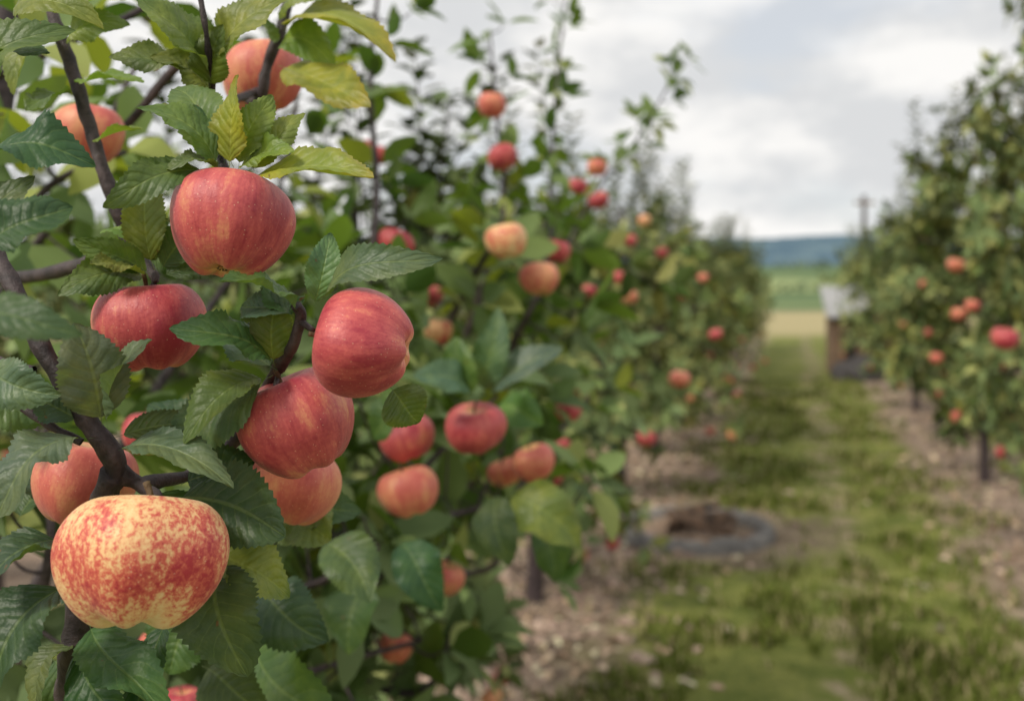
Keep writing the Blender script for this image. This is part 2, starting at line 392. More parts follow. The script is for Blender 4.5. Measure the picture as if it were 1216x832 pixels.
G1 = (0.074, 0.135, 0.046); G2 = (0.105, 0.170, 0.044); G3 = (0.165, 0.23, 0.048); YG = (0.27, 0.31, 0.048); DK = (0.040, 0.086, 0.036); BL = (0.108, 0.168, 0.092)
LF = [
 # rosette above the top apple
 (262, 205, .56, 172, 118, .54, 50, 0.1, G2), (255, 205, .56, 126, 242, .52, 46, -.3, G2), (272, 205, .56, 279, 88, .55, 50, 0.1, YG),
 (283, 205, .56, 324, 112, .56, 42, .5, G3), (290, 208, .56, 357, 128, .57, 34, .7, G3), (290, 212, .56, 441, 205, .52, 58, -.2, YG),
 (262, 200, .57, 205, 92, .60, 56, -.3, G2), (266, 195, .57, 240, 110, .60, 44, .5, G1), (278, 200, .57, 300, 130, .60, 40, -.5, G3),
 (280, 205, .565, 345, 175, .54, 36, .3, G3), (264, 208, .56, 200, 190, .54, 40, .4, G2),
 (252, 100, .64, 170, -10, .60, 70, 0.2, G3), (250, 108, .64, 262, 30, .62, 46, .6, G2), (256, 85, .64, 335, -15, .62, 60, -.3, G3), (246, 95, .64, 130, 62, .62, 44, .4, G2),
 (252, 120, .65, 190, 60, .62, 50, -.2, G3),
 (330, 78, .78, 437, 122, .70, 58, .2, YG), (335, 40, .78, 466, 36, .70, 60, -.2, YG), (340, 30, .78, 400, -30, .72, 60, .2, G3), (333, 50, .78, 392, 70, .75, 44, .5, G3),
 (325, 60, .78, 290, -10, .74, 56, .1, G2),
 # left edge, upper
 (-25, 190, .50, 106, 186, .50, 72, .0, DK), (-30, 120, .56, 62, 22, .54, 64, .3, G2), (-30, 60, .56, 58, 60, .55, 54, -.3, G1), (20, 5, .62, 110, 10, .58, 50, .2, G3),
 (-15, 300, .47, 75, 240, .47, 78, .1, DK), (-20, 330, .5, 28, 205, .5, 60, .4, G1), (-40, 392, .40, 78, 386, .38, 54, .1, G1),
 (88, 100, .69, 170, 92, .66, 44, -.2, G3), (92, 110, .69, 30, 128, .66, 44, .3, G2), (70, 40, .70, 5, 95, .66, 46, .1, G3), (80, 60, .69, 140, 20, .67, 44, .1, G3),
 (110, 170, .68, 168, 150, .66, 36, 0, G3), (65, 20, .70, 145, -10, .66, 46, 0, YG),
 # rosette over the second apple
 (183, 328, .60, 88, 286, .57, 34, -.5, G2), (180, 332, .60, 72, 342, .56, 46, -.1, G2), (184, 322, .60, 172, 205, .60, 46, .3, G3), (188, 322, .60, 150, 235, .62, 44, -.4, G2),
 (190, 325, .60, 240, 262, .61, 40, .5, G1), (186, 322, .60, 120, 262, .62, 36, .4, G3), (188, 330, .60, 262, 305, .62, 38, .2, G1), (180, 330, .59, 108, 310, .56, 40, .2, G3),
 # rosette by the pair
 (355, 372, .55, 268, 322, .515, 58, -.1, G1), (352, 375, .55, 282, 362, .57, 44, .3, BL), (372, 368, .55, 393, 276, .55, 36, .5, BL), (380, 362, .55, 508, 303, .52, 46, -.2, BL),
 (350, 380, .55, 318, 340, .58, 46, .2, G1),
 (330, 440, .57, 214, 382, .53, 62, 0, G1), (325, 445, .57, 196, 522, .56, 76, .1, BL), (322, 448, .57, 216, 512, .53, 60, -.2, G2), (326, 436, .57, 332, 345, .56, 44, .6, G2),
 (330, 440, .57, 270, 400, .60, 50, .4, BL), (462, 458, .57, 497, 503, .57, 54, .1, G2),
 # knot of leaves on the main limb
 (122, 508, .56, 90, 385, .54, 72, .2, BL), (128, 510, .56, 164, 398, .55, 64, -.3, BL), (112, 520, .55, -10, 596, .51, 84, .1, BL), (140, 535, .56, 272, 556, .52, 54, -.2, BL),
 (135, 520, .56, 245, 498, .57, 40, .4, G1), (100, 500, .56, 20, 462, .55, 50, .3, BL), (-20, 440, .55, 62, 470, .53, 52, .1, BL), (-30, 470, .60, 50, 500, .6, 60, .1, G1),
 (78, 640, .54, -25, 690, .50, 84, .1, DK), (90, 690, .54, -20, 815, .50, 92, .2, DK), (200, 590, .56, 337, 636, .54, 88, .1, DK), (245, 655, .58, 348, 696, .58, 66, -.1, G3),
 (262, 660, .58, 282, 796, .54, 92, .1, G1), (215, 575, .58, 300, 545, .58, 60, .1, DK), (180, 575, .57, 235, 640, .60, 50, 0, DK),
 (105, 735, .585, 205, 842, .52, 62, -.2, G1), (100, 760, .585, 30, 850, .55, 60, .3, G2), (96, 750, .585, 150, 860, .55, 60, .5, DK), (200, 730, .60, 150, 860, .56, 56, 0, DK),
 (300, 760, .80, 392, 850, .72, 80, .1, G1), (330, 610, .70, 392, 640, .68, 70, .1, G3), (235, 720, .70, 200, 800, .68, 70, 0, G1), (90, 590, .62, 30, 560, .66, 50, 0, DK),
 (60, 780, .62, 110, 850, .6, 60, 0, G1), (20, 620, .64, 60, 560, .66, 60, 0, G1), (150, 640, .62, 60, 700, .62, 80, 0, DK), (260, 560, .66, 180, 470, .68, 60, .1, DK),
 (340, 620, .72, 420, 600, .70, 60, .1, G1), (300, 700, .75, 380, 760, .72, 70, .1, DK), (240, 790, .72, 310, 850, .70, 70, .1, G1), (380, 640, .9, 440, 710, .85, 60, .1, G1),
 # soft leaves hanging out over the aisle
 (600, 585, 1.25, 690, 640, 1.2, 62, .1, G3), (592, 580, 1.25, 604, 668, 1.2, 46, .3, G1), (640, 600, 1.3, 668, 690, 1.28, 44, -.2, G1), (575, 470, 1.25, 590, 372, 1.2, 40, .3, BL),
 (580, 475, 1.25, 655, 408, 1.2, 46, 0, BL), (560, 470, 1.2, 500, 440, 1.15, 46, .2, BL), (555, 480, 1.2, 540, 400, 1.2, 40, -.3, G2), (500, 470, 1.1, 440, 520, 1.1, 50, .2, G1),
 (470, 640, 1.1, 520, 720, 1.05, 52, .1, DK), (440, 690, 1.1, 410, 770, 1.05, 60, .1, G1), (590, 480, 1.3, 640, 500, 1.25, 46, .3, G2),
]
vs = []; fs = []; uvs = []; tn = []
ROWS, COLS = 44, 8
def outline(v):
    if v < 0.12: return 0.012
    w = (v - 0.12) / 0.88
    return max(0.012, (w ** 0.62 * (1 - w) ** 0.82) / 0.372)
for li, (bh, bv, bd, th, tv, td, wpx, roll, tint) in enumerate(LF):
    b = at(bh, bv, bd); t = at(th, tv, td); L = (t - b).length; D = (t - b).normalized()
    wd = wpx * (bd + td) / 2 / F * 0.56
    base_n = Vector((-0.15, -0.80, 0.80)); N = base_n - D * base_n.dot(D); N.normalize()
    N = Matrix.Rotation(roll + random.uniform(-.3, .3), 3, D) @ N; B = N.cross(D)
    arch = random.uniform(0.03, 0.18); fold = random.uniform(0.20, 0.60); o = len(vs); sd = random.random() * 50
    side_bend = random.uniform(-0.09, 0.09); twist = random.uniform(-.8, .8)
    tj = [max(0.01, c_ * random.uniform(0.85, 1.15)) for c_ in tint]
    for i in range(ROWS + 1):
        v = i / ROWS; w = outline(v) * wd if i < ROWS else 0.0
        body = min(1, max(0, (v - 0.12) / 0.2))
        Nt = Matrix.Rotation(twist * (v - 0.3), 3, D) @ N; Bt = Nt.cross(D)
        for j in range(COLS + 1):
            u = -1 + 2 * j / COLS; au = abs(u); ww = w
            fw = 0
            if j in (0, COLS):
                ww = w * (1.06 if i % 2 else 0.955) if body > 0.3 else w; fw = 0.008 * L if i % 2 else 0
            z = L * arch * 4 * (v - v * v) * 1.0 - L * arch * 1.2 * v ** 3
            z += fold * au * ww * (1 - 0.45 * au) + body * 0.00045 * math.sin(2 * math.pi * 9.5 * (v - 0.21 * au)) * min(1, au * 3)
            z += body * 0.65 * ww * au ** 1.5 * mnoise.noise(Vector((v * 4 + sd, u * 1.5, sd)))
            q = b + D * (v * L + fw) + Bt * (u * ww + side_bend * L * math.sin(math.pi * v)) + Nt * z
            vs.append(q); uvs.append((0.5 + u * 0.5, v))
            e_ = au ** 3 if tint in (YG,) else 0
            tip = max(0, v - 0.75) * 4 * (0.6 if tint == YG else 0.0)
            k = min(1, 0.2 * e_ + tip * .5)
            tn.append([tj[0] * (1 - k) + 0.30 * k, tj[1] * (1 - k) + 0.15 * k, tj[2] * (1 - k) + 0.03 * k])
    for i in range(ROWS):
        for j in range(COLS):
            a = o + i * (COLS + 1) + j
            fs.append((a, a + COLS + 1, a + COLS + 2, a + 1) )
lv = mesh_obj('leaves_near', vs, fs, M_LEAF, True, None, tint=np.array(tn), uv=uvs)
fpar(lv)

# ------------------------------------------------------------------ softer boughs of the same tree
rs = np.random.default_rng(5)
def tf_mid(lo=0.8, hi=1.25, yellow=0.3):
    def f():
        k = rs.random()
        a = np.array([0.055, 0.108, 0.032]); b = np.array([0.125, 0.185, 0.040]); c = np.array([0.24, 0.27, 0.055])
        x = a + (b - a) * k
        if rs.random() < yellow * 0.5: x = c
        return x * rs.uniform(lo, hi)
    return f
FL = Foliage(rs)
def bough(pts, r0, r1, step=0.045, n=5, size=0.075, tf=None, side=0.12, start=0.0, axis_up=0.6):
    tf = tf or tf_mid()
    c = W.tube(pts, r0, r1, 8, 8)
    acc = 0; nn = len(c)
    for i in range(1, nn):
        seg = c[i] - c[i - 1]; acc += seg.length
        if i / nn < start: acc = 0; continue
        while acc > step:
            acc -= step
            d = seg.normalized(); off = Vector(rs.normal(size=3)); off = (off - d * off.dot(d)).normalized()
            ln = rs.uniform(0.01, side)
            e = c[i] + off * ln + Vector((0, 0, ln * 0.3))
            if ln > 0.03: W.tube([c[i], c[i] + off * ln * 0.6, e], 0.0022, 0.0013, 5, 3)
            FL.spur(e, off + Vector((0, 0, axis_up)) + d * 0.4, n, size, tf)
TT = trunk_top
bough([TT, at(-180, 620, 1.35), at(-20, 380, 1.35), at(90, 220, 1.35), at(170, 60, 1.4)], .012, .003, tf=tf_mid(.9, 1.3, .6), start=.3, step=.06, n=4)
bough([TT, at(0, 800, 1.3), at(150, 520, 1.4), at(240, 380, 1.5), at(330, 230, 1.6), at(360, 60, 1.6)], .012, .003, start=.3, tf=tf_mid(.9, 1.3, .5))
bough([TT, at(140, 840, 1.25), at(300, 640, 1.3), at(400, 470, 1.45), at(446, 260, 1.7), at(440, 100, 1.75), at(450, -20, 1.75)], .012, .003, start=.3, side=.10)
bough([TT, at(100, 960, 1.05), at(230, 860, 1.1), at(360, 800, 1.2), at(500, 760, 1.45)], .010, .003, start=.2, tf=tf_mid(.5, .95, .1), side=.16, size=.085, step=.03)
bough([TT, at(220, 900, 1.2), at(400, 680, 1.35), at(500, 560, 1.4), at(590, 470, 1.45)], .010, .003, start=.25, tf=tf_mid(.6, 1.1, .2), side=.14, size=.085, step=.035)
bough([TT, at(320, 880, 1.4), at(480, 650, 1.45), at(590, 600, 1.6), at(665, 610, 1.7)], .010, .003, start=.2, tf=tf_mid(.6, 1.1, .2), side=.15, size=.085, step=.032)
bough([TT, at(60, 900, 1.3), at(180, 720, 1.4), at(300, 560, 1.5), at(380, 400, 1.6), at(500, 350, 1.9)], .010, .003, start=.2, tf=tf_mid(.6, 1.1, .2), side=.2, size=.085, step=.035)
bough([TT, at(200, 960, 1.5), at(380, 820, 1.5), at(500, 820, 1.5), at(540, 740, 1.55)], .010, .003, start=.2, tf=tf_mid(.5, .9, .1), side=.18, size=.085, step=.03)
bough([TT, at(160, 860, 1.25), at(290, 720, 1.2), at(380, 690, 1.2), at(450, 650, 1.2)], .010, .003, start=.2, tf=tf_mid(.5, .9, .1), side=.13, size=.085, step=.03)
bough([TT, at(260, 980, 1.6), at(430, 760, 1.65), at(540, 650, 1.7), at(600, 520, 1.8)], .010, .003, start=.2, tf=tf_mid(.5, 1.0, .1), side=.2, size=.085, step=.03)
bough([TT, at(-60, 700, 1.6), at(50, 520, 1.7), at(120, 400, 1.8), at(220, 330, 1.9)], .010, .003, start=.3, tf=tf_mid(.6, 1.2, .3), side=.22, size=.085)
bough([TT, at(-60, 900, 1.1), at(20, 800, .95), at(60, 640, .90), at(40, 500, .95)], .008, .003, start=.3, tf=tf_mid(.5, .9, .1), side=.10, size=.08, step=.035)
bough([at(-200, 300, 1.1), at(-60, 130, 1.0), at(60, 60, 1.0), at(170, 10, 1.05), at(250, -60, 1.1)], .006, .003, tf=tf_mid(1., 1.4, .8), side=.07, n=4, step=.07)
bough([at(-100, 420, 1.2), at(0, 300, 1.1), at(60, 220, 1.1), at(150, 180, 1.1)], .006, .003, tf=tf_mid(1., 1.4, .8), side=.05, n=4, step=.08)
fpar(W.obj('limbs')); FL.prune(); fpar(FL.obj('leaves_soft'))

# ------------------------------------------------------------------ generic orchard trees
def grow(seed, H=2.5, R=.75, size=.085, limbs=20, twigs=6, spurs=5, nl=5, shoots=12, base=.35, apples=22, tone=1.0, yel=.25, shl=1.0):
    r = np.random.default_rng(seed); wd = Wood(); fo = Foliage(r)
    def tf():
        k = r.random(); a = np.array([0.060, 0.105, 0.028]); b = np.array([0.13, 0.172, 0.040])
        x = a + (b - a) * k
        if r.random() < yel: x = np.array([0.23, 0.23, 0.06])
        return x * r.uniform(.7, 1.3) * tone
    lean = r.uniform(-.08, .08, 2)
    wd.tube([(0, 0, -.05), (lean[0] * .5, lean[1] * .5, H * .3), (lean[0], lean[1], H * .6), (lean[0], lean[1], H * .85)], .045, .012, 10, 5, .25)
    fruits = []; tips = []
    for i in range(limbs):
        q = (i + .5) / limbs; z0 = base + (H * .72 - base) * q
        az = i * 2.399 + r.normal() * .3
        prof = math.sin(math.pi * min(1, .28 + .62 * q)) ** .6
        Ln = R * prof * r.uniform(.6, 1.25)
        out_ = Vector((math.cos(az), math.sin(az), 0)); st = Vector((lean[0] * q, lean[1] * q, z0))
        rise = r.uniform(-.15, .55) + .5 * q
        e = st + out_ * Ln + Vector((0, 0, Ln * rise))
        m_ = st + out_ * Ln * .5 + Vector((0, 0, Ln * (rise * .5 + .12)))
        c = wd.tube([st, m_, e], .014 * (1 - .4 * q), .004, 6, 5); tips.append(e)
        for j in range(twigs):
            p0 = c[int((.25 + .75 * j / max(1, twigs - 1)) * (len(c) - 1))]
            dd = Vector(r.normal(size=3)) * .7 + out_ * .5 + Vector((0, 0, .35 if r.random() < .7 else -.6)); dd.normalize()
            tl = r.uniform(.12, .36); p1 = p0 + dd * tl; wd.tube([p0, p0 + dd * tl * .5 + Vector((0, 0, .01)), p1], .004, .002, 4, 2)
            for s_ in range(spurs):
                pp = p0.lerp(p1, (s_ + .7) / spurs); of = Vector(r.normal(size=3)) * .03
                if pp.z < .28: continue
                fo.spur(pp + of, dd + of * 12 + Vector((0, 0, .4)), nl, size, tf)
            if len(fruits) < apples and r.random() < .35: fruits.append(p1 + Vector((0, 0, -.05)))
    for i in range(shoots):
        p0 = tips[int(r.integers(len(tips) // 2, len(tips)))] if i % 2 else Vector((lean[0], lean[1], H * .75)) + Vector((r.normal() * .15, r.normal() * .15, 0))
        d = Vector((r.normal() * .25, r.normal() * .25, 1)).normalized(); ln = r.uniform(.3, .85) * H / 2.5 * shl
        p1 = p0 + d * ln + Vector((r.normal() * .07, r.normal() * .07, 0))
        wd.tube([p0, p0.lerp(p1, .5), p1], .005, .0015, 5, 3)
        k = 0; s_ = .02
        while s_ < ln:
            t = s_ / ln; q = p0.lerp(p1, t); an = k * 2.4; k += 1; s_ += .016
            rad = Vector((math.cos(an), math.sin(an), .5)).normalized()
            fo.leaf(q + rad * .01, rad, Vector((-rad.x * .5, -rad.y * .5, 1)), size * (1.25 - .4 * t) * r.uniform(.8, 1.1), tf())
    return wd, fo, fruits

def fruit_mesh(fr, r, dia=.075):
    bv, bf = apple_geo(14, 10, .86, .02, 0); bv = np.array(bv); V_ = []; F_ = []; T_ = []
    for p in fr:
        s = dia / 2 * r.uniform(.85, 1.15); M = Matrix.Rotation(r.uniform(-.6, .6), 3, 'X') @ Matrix.Rotation(r.uniform(-.6, .6), 3, 'Y')
        o = len(V_) * len(bv); V_.append(bv @ np.array(M).T * s + np.array(p)); F_ += [tuple(o + i for i in f) for f in bf]
        t = [(0.46, .095, .075), (.54, .20, .10), (.38, .05, .055)][int(r.integers(3))]
        T_.append(np.tile(np.array(t) * r.uniform(.8, 1.1), (len(bv), 1)))
    return mesh_obj('fruit', np.concatenate(V_), F_, M_FRUIT, True, tint=np.concatenate(T_), link=False)

def tree_meshes(seed, lite=False, **k):
    wd, fo, fr = grow(seed, **k)
    return [('trunk_and_limbs', wd.obj('trunk_and_limbs', link=False)), ('leaves', fo.obj('leaves', link=False, lite=lite, mat=M_LEAF3)), ('fruit', fruit_mesh(fr, np.random.default_rng(seed + 99)))]
def put_tree(ms, x, y, rot=0, s=1, sz=None, z=0):
    e = empty('apple_tree', (x, y, z)); e.rotation_euler = (0, 0, rot); e.scale = (s, s, sz or s)
    for n, me in ms:
        o = bpy.data.objects.new(n, me); scene.collection.objects.link(o); o.parent = e
    return e

near_t = tree_meshes(101, H=2.45, R=.72, size=.085, limbs=24, twigs=7, spurs=5, nl=5, shoots=9, apples=10, yel=.15)
vars_ = [tree_meshes(200 + i, lite=True, H=2.4 + .15 * (i % 3), R=.66, size=.105, limbs=20, twigs=6, spurs=4, nl=5, shoots=11, apples=12, yel=.4, tone=1.15, shl=1.0) for i in range(4)]
vr_ = [tree_meshes(300 + i, lite=True, H=3.0 + .1 * i, R=.70, size=.105, limbs=28, twigs=6, spurs=5, nl=5, shoots=14, apples=10, yel=.35, tone=1.1, shl=.55) for i in range(2)]

x, y = row(2.55, -1.264); put_tree(near_t, x, y, 0.6, .95, .95)
PL = -1.264; PR = 1.44
k = 0
for t in [4.85, 7.4, 9.3, 11.4, 13.5, 15.6, 17.8, 20, 22.2, 24.5]:
    x, y = row(t, PL); put_tree(vars_[k % 4], x, y, k * 1.3, random.uniform(.92, 1.05)); k += 1
for t in [6.3, 8.62, 11.0, 13.3, 15.6, 17.9, 20.2, 22.5, 24.8]:
    x, y = row(t, PR + (.04 if t < 7 else 0)); ms = vr_[k % 2] if t < 12 else vars_[(k + 1) % 4]
    put_tree(ms, x, y, k * 1.7, random.uniform(.9, 1.0), 1.26 if t < 7 else (1.12 if t < 9 else random.uniform(.97, 1.06))); k += 1
for t in [4.2, 7.0, 10, 13, 16.5, 20]:
    x, y = row(t, PL - 2.7); put_tree(vars_[k % 4], x, y, k * 2.1, random.uniform(.9, 1.0)); k += 1
for t in [13, 16.5, 20, 24]:
    x, y = row(t, PR + 2.7); put_tree(vars_[k % 4], x, y, k * 2.1, random.uniform(.9, 1.0)); k += 1

# tall shoots of the second tree that carry fruit against the sky
sh = empty('apple_tree', (-.55, 2.8, 0))
W2 = Wood(); FL = Foliage(rs)
W = W2
b2 = Vector((-.55, 2.8, .9))
W2.tube([(-.55, 2.8, -.05), (-.56, 2.8, .5), b2], .05, .03, 10, 5, .2)
bough([b2, at(480, 560, 2.6), at(560, 380, 2.45), at(597, 230, 2.38), at(590, 140, 2.38), at(582, 40, 2.4)], .012, .0025, size=.075, side=.07, n=4, step=.045, start=.2)
bough([b2, at(540, 560, 2.6), at(610, 420, 2.5), at(650, 250, 2.6), at(660, 110, 2.7), at(672, -10, 2.8)], .012, .002, size=.065, side=.04, n=3, step=.04, start=.2)
bough([b2, at(580, 520, 2.8), at(650, 350, 2.9), at(700, 240, 3.1), at(760, 160, 3.2), at(805, 80, 3.3)], .012, .002, size=.07, side=.05, n=4, step=.04, start=.2)
bough([b2, at(540, 600, 2.3), at(600, 430, 1.95), at(640, 345, 1.9), at(655, 270, 2.1)], .012, .003, size=.085, side=.12, n=5, step=.045, start=.25)
bough([b2, at(480, 520, 2.3), at(540, 370, 2.0), at(590, 280, 1.85), at(600, 240, 1.85)], .012, .003, size=.085, side=.12, n=5, step=.05, start=.25)
bough([b2, at(560, 640, 2.4), at(640, 540, 2.4), at(700, 470, 2.5), at(720, 420, 2.6)], .012, .003, size=.085, side=.14, n=5, step=.045, start=.25)
bough([b2, at(560, 680, 2.2), at(620, 600, 2.1), at(670, 560, 2.1)], .010, .003, size=.085, side=.14, n=5, step=.04, start=.25)
FL.prune()
for nm, o in (('limbs', W2.obj('limbs')), ('leaves', FL.obj('leaves'))):
    o.parent = sh; o.matrix_parent_inverse = Matrix.Translation((.55, -2.8, 0))
for (h, v, w, d, kk) in [(1193, 402, 33, 4.6, 1), (1155, 363, 19, 6.2, 0), (1139, 373, 20, 6.2, 0), (1135, 315, 21, 6.4, 0), (1112, 425, 16, 7.6, 0), (1098, 338, 14, 8, 0)]:
    A(h, v, w, d, (0.1, -.1, 1), [M_ORG, M_RED, M_YEL][kk], .88, h, seg=24, rings=18)

# ------------------------------------------------------------------ ground
def hgt(x, y):
    d = math.hypot(x, y)
    z = 0.018 * mnoise.noise(Vector((x * 1.3, y * 1.3, 0))) + 0.03 * mnoise.noise(Vector((x * .4, y * .4, 3))) if d < 60 else 0
    if y > 90:
        s = min(1, (y - 90) / 330); s = s * s * (3 - 2 * s)
        z += s * (6.0 + 4.5 * mnoise.noise(Vector((x / 90, y / 200, 1))))
        if y > 500: z -= min(30, (y - 500) * 0.02)
    return z
g = 190; vs = []; fs = []
for i in range(g + 1):
    for j in range(g + 1):
        a = -1 + 2 * i / g; b = -1 + 2 * j / g
        X = math.sinh(7 * a) / math.sinh(7) * 4500; Y = math.sinh(7 * b) / math.sinh(7) * 4500 + 4
        vs.append((X, Y, hgt(X, Y)))
for i in range(g):
    for j in range(g):
        a = i * (g + 1) + j; fs.append((a, a + g + 1, a + g + 2, a + 1))
m, nt, out = new_mat('orchard_ground')
tc = nd(nt, 'ShaderNodeTexCoord'); P = tc.outputs['Object']
s = nd(nt, 'ShaderNodeSeparateXYZ'); nt.links.new(P, s.inputs[0])
pp = math_n(nt, 'ADD', math_n(nt, 'MULTIPLY', s.outputs[0], .9617), math_n(nt, 'MULTIPLY', s.outputs[1], -.274))
nbig = noise_n(nt, P, .9, 4, .6); nmed = noise_n(nt, P, 4, 5, .65); nfine = noise_n(nt, P, 38, 4, .7)
pw = math_n(nt, 'ADD', pp, math_n(nt, 'MULTIPLY', math_n(nt, 'SUBTRACT', nbig, .5), 1.2))
grass = mixc(nt, smooth(nt, nmed, .3, .7), (0.090, 0.118, 0.026), (0.200, 0.215, 0.060))
grass = mixc(nt, smooth(nt, nfine, .35, .75), grass, mixc(nt, 1., grass, (1.5, 1.4, 1.3), 'MULTIPLY'))
dirt = mixc(nt, smooth(nt, nfine, .3, .7), (0.23, 0.165, 0.12), (0.54, 0.43, 0.33))
dirt = mixc(nt, smooth(nt, nmed, .35, .7), mixc(nt, 1., dirt, (.6, .56, .56), 'MULTIPLY'), dirt)
per = math_n(nt, 'ABSOLUTE', math_n(nt, 'SUBTRACT', math_n(nt, 'FRACT', math_n(nt, 'ADD', math_n(nt, 'DIVIDE', math_n(nt, 'ADD', pw, 1.264), 2.704), .5)), .5))
strip = math_n(nt, 'SUBTRACT', 1.0, smooth(nt, per, .11, .23))
trk = math_n(nt, 'ABSOLUTE', math_n(nt, 'SUBTRACT', math_n(nt, 'ADD', pp, math_n(nt, 'MULTIPLY', math_n(nt, 'SUBTRACT', nbig, .5), 1.0)), .26))
track = math_n(nt, 'MULTIPLY', math_n(nt, 'SUBTRACT', 1.0, smooth(nt, trk, .03, .24)), smooth(nt, nmed, .38, .62))
near = math_n(nt, 'MAXIMUM', strip, math_n(nt, 'MULTIPLY', track, .75))
near = math_n(nt, 'MAXIMUM', near, math_n(nt, 'MULTIPLY', smooth(nt, nbig, .57, .67), .6))
near = math_n(nt, 'MULTIPLY', near, smooth(nt, math_n(nt, 'ADD', nmed, math_n(nt, 'MULTIPLY', near, .45)), .42, .72))
dv = nd(nt, 'ShaderNodeVectorMath', operation='DISTANCE'); nt.links.new(P, dv.inputs[0]); dv.inputs[1].default_value = (1.05, 6.45, 0)
bald = math_n(nt, 'SUBTRACT', 1., smooth(nt, math_n(nt, 'ADD', dv.outputs['Value'], math_n(nt, 'MULTIPLY', math_n(nt, 'SUBTRACT', nmed, .5), 1.4)), .75, 1.1))
near = math_n(nt, 'MAXIMUM', near, math_n(nt, 'MULTIPLY', bald, .85))
c = mixc(nt, near, grass, dirt)
dry = mixc(nt, nmed, (0.34, 0.29, 0.15), (0.44, 0.38, 0.21))
c = mixc(nt, smooth(nt, math_n(nt, 'ADD', s.outputs[1], math_n(nt, 'MULTIPLY', nbig, 5)), 30, 35), c, dry)
mp = nd(nt, 'ShaderNodeMapping'); mp.inputs['Scale'].default_value = (.012, .018, 0); mp.inputs['Rotation'].default_value = (0, 0, .5); nt.links.new(P, mp.inputs[0])
fl = noise_n(nt, mp.outputs[0], 1.0, 3, .5)
field = mixc(nt, smooth(nt, fl, .44, .52), (0.10, 0.155, 0.065), (0.25, 0.30, 0.13))
c = mixc(nt, smooth(nt, s.outputs[1], 50, 60), c, field)
c = mixc(nt, math_n(nt, 'MULTIPLY', smooth(nt, s.outputs[1], 150, 1200), .5), c, (0.17, 0.24, 0.22))  # distance haze painted in: far ground fades towards blue-green
p = nd(nt, 'ShaderNodeBsdfPrincipled'); p.inputs['Roughness'].default_value = .95; p.inputs['Specular IOR Level'].default_value = .15
nt.links.new(c, p.inputs['Base Color']); nt.links.new(bump(nt, math_n(nt, 'ADD', nfine, nmed), .7, .03), p.inputs['Normal'])
nt.links.new(p.outputs[0], out.inputs[0])
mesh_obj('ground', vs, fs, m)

# grass blades in the aisles
rg = np.random.default_rng(3)
n = 95000
d = 2.2 + 14 * rg.random(n) ** 1.5
hx = rg.uniform(-.15, .62, n); X = hx * d; Y = d
cl = np.array([mnoise.noise(Vector((a * 1.6, b * 1.6, 5))) + .7 * mnoise.noise(Vector((a * 6, b * 6, 9))) for a, b in zip(X, Y)])
wob = np.array([mnoise.noise(Vector((a * .8, b * .8, 15))) for a, b in zip(X, Y)])
p_ = X * .9617 - Y * .274 + wob * .45
per_ = np.abs(((p_ + 1.264) / 2.704 + .5) % 1 - .5)
keep = (per_ > .16 + .06 * rg.normal(size=n)) & (cl > -.16 + .3 * rg.random(n)) & ((np.abs(p_ - .24) > .13) | (rg.random(n) < .15)) & (np.hypot(X - 1.12, Y - 6.3) > .70 + .25 * cl)
X, Y, cl = X[keep], Y[keep], cl[keep]; n = len(X)
Hh = (.02 + .05 * rg.random(n)) * (1 + .9 * np.clip(cl, 0, 1)); az = rg.uniform(0, 6.28, n); le = rg.uniform(.1, .9, n)
wv = .0035 + .0015 * rg.random(n) + .0006 * Y
Z = np.array([hgt(a, b) for a, b in zip(X, Y)])
base = np.stack([X, Y, Z - .003], 1); wdir = np.stack([-np.sin(az), np.cos(az), np.zeros(n)], 1); ld = np.stack([np.cos(az), np.sin(az), np.zeros(n)], 1)
vv = np.empty((n, 5, 3))
vv[:, 0] = base - wdir * wv[:, None]; vv[:, 1] = base + wdir * wv[:, None]
md = base + ld * (Hh * le * .3)[:, None] + np.array([0, 0, 1]) * (Hh * .6)[:, None]
vv[:, 2] = md - wdir * wv[:, None] * .7; vv[:, 3] = md + wdir * wv[:, None] * .7
vv[:, 4] = base + ld * (Hh * le)[:, None] + np.array([0, 0, 1]) * Hh[:, None]
ff = []
for k in range(n): o = k * 5; ff += [(o, o + 1, o + 3, o + 2), (o + 2, o + 3, o + 4)]
tt = np.array([0.130, 0.160, 0.034]) * rg.uniform(.65, 1.4, (n, 1)) * (1 - .5 * np.clip(cl, 0, 1))[:, None]; dr = rg.random(n) < .18; tt[dr] = np.array([.34, .29, .15])
mesh_obj('grass', vv.reshape(-1, 3), ff, M_GRASS, True, tint=np.repeat(tt, 5, 0))

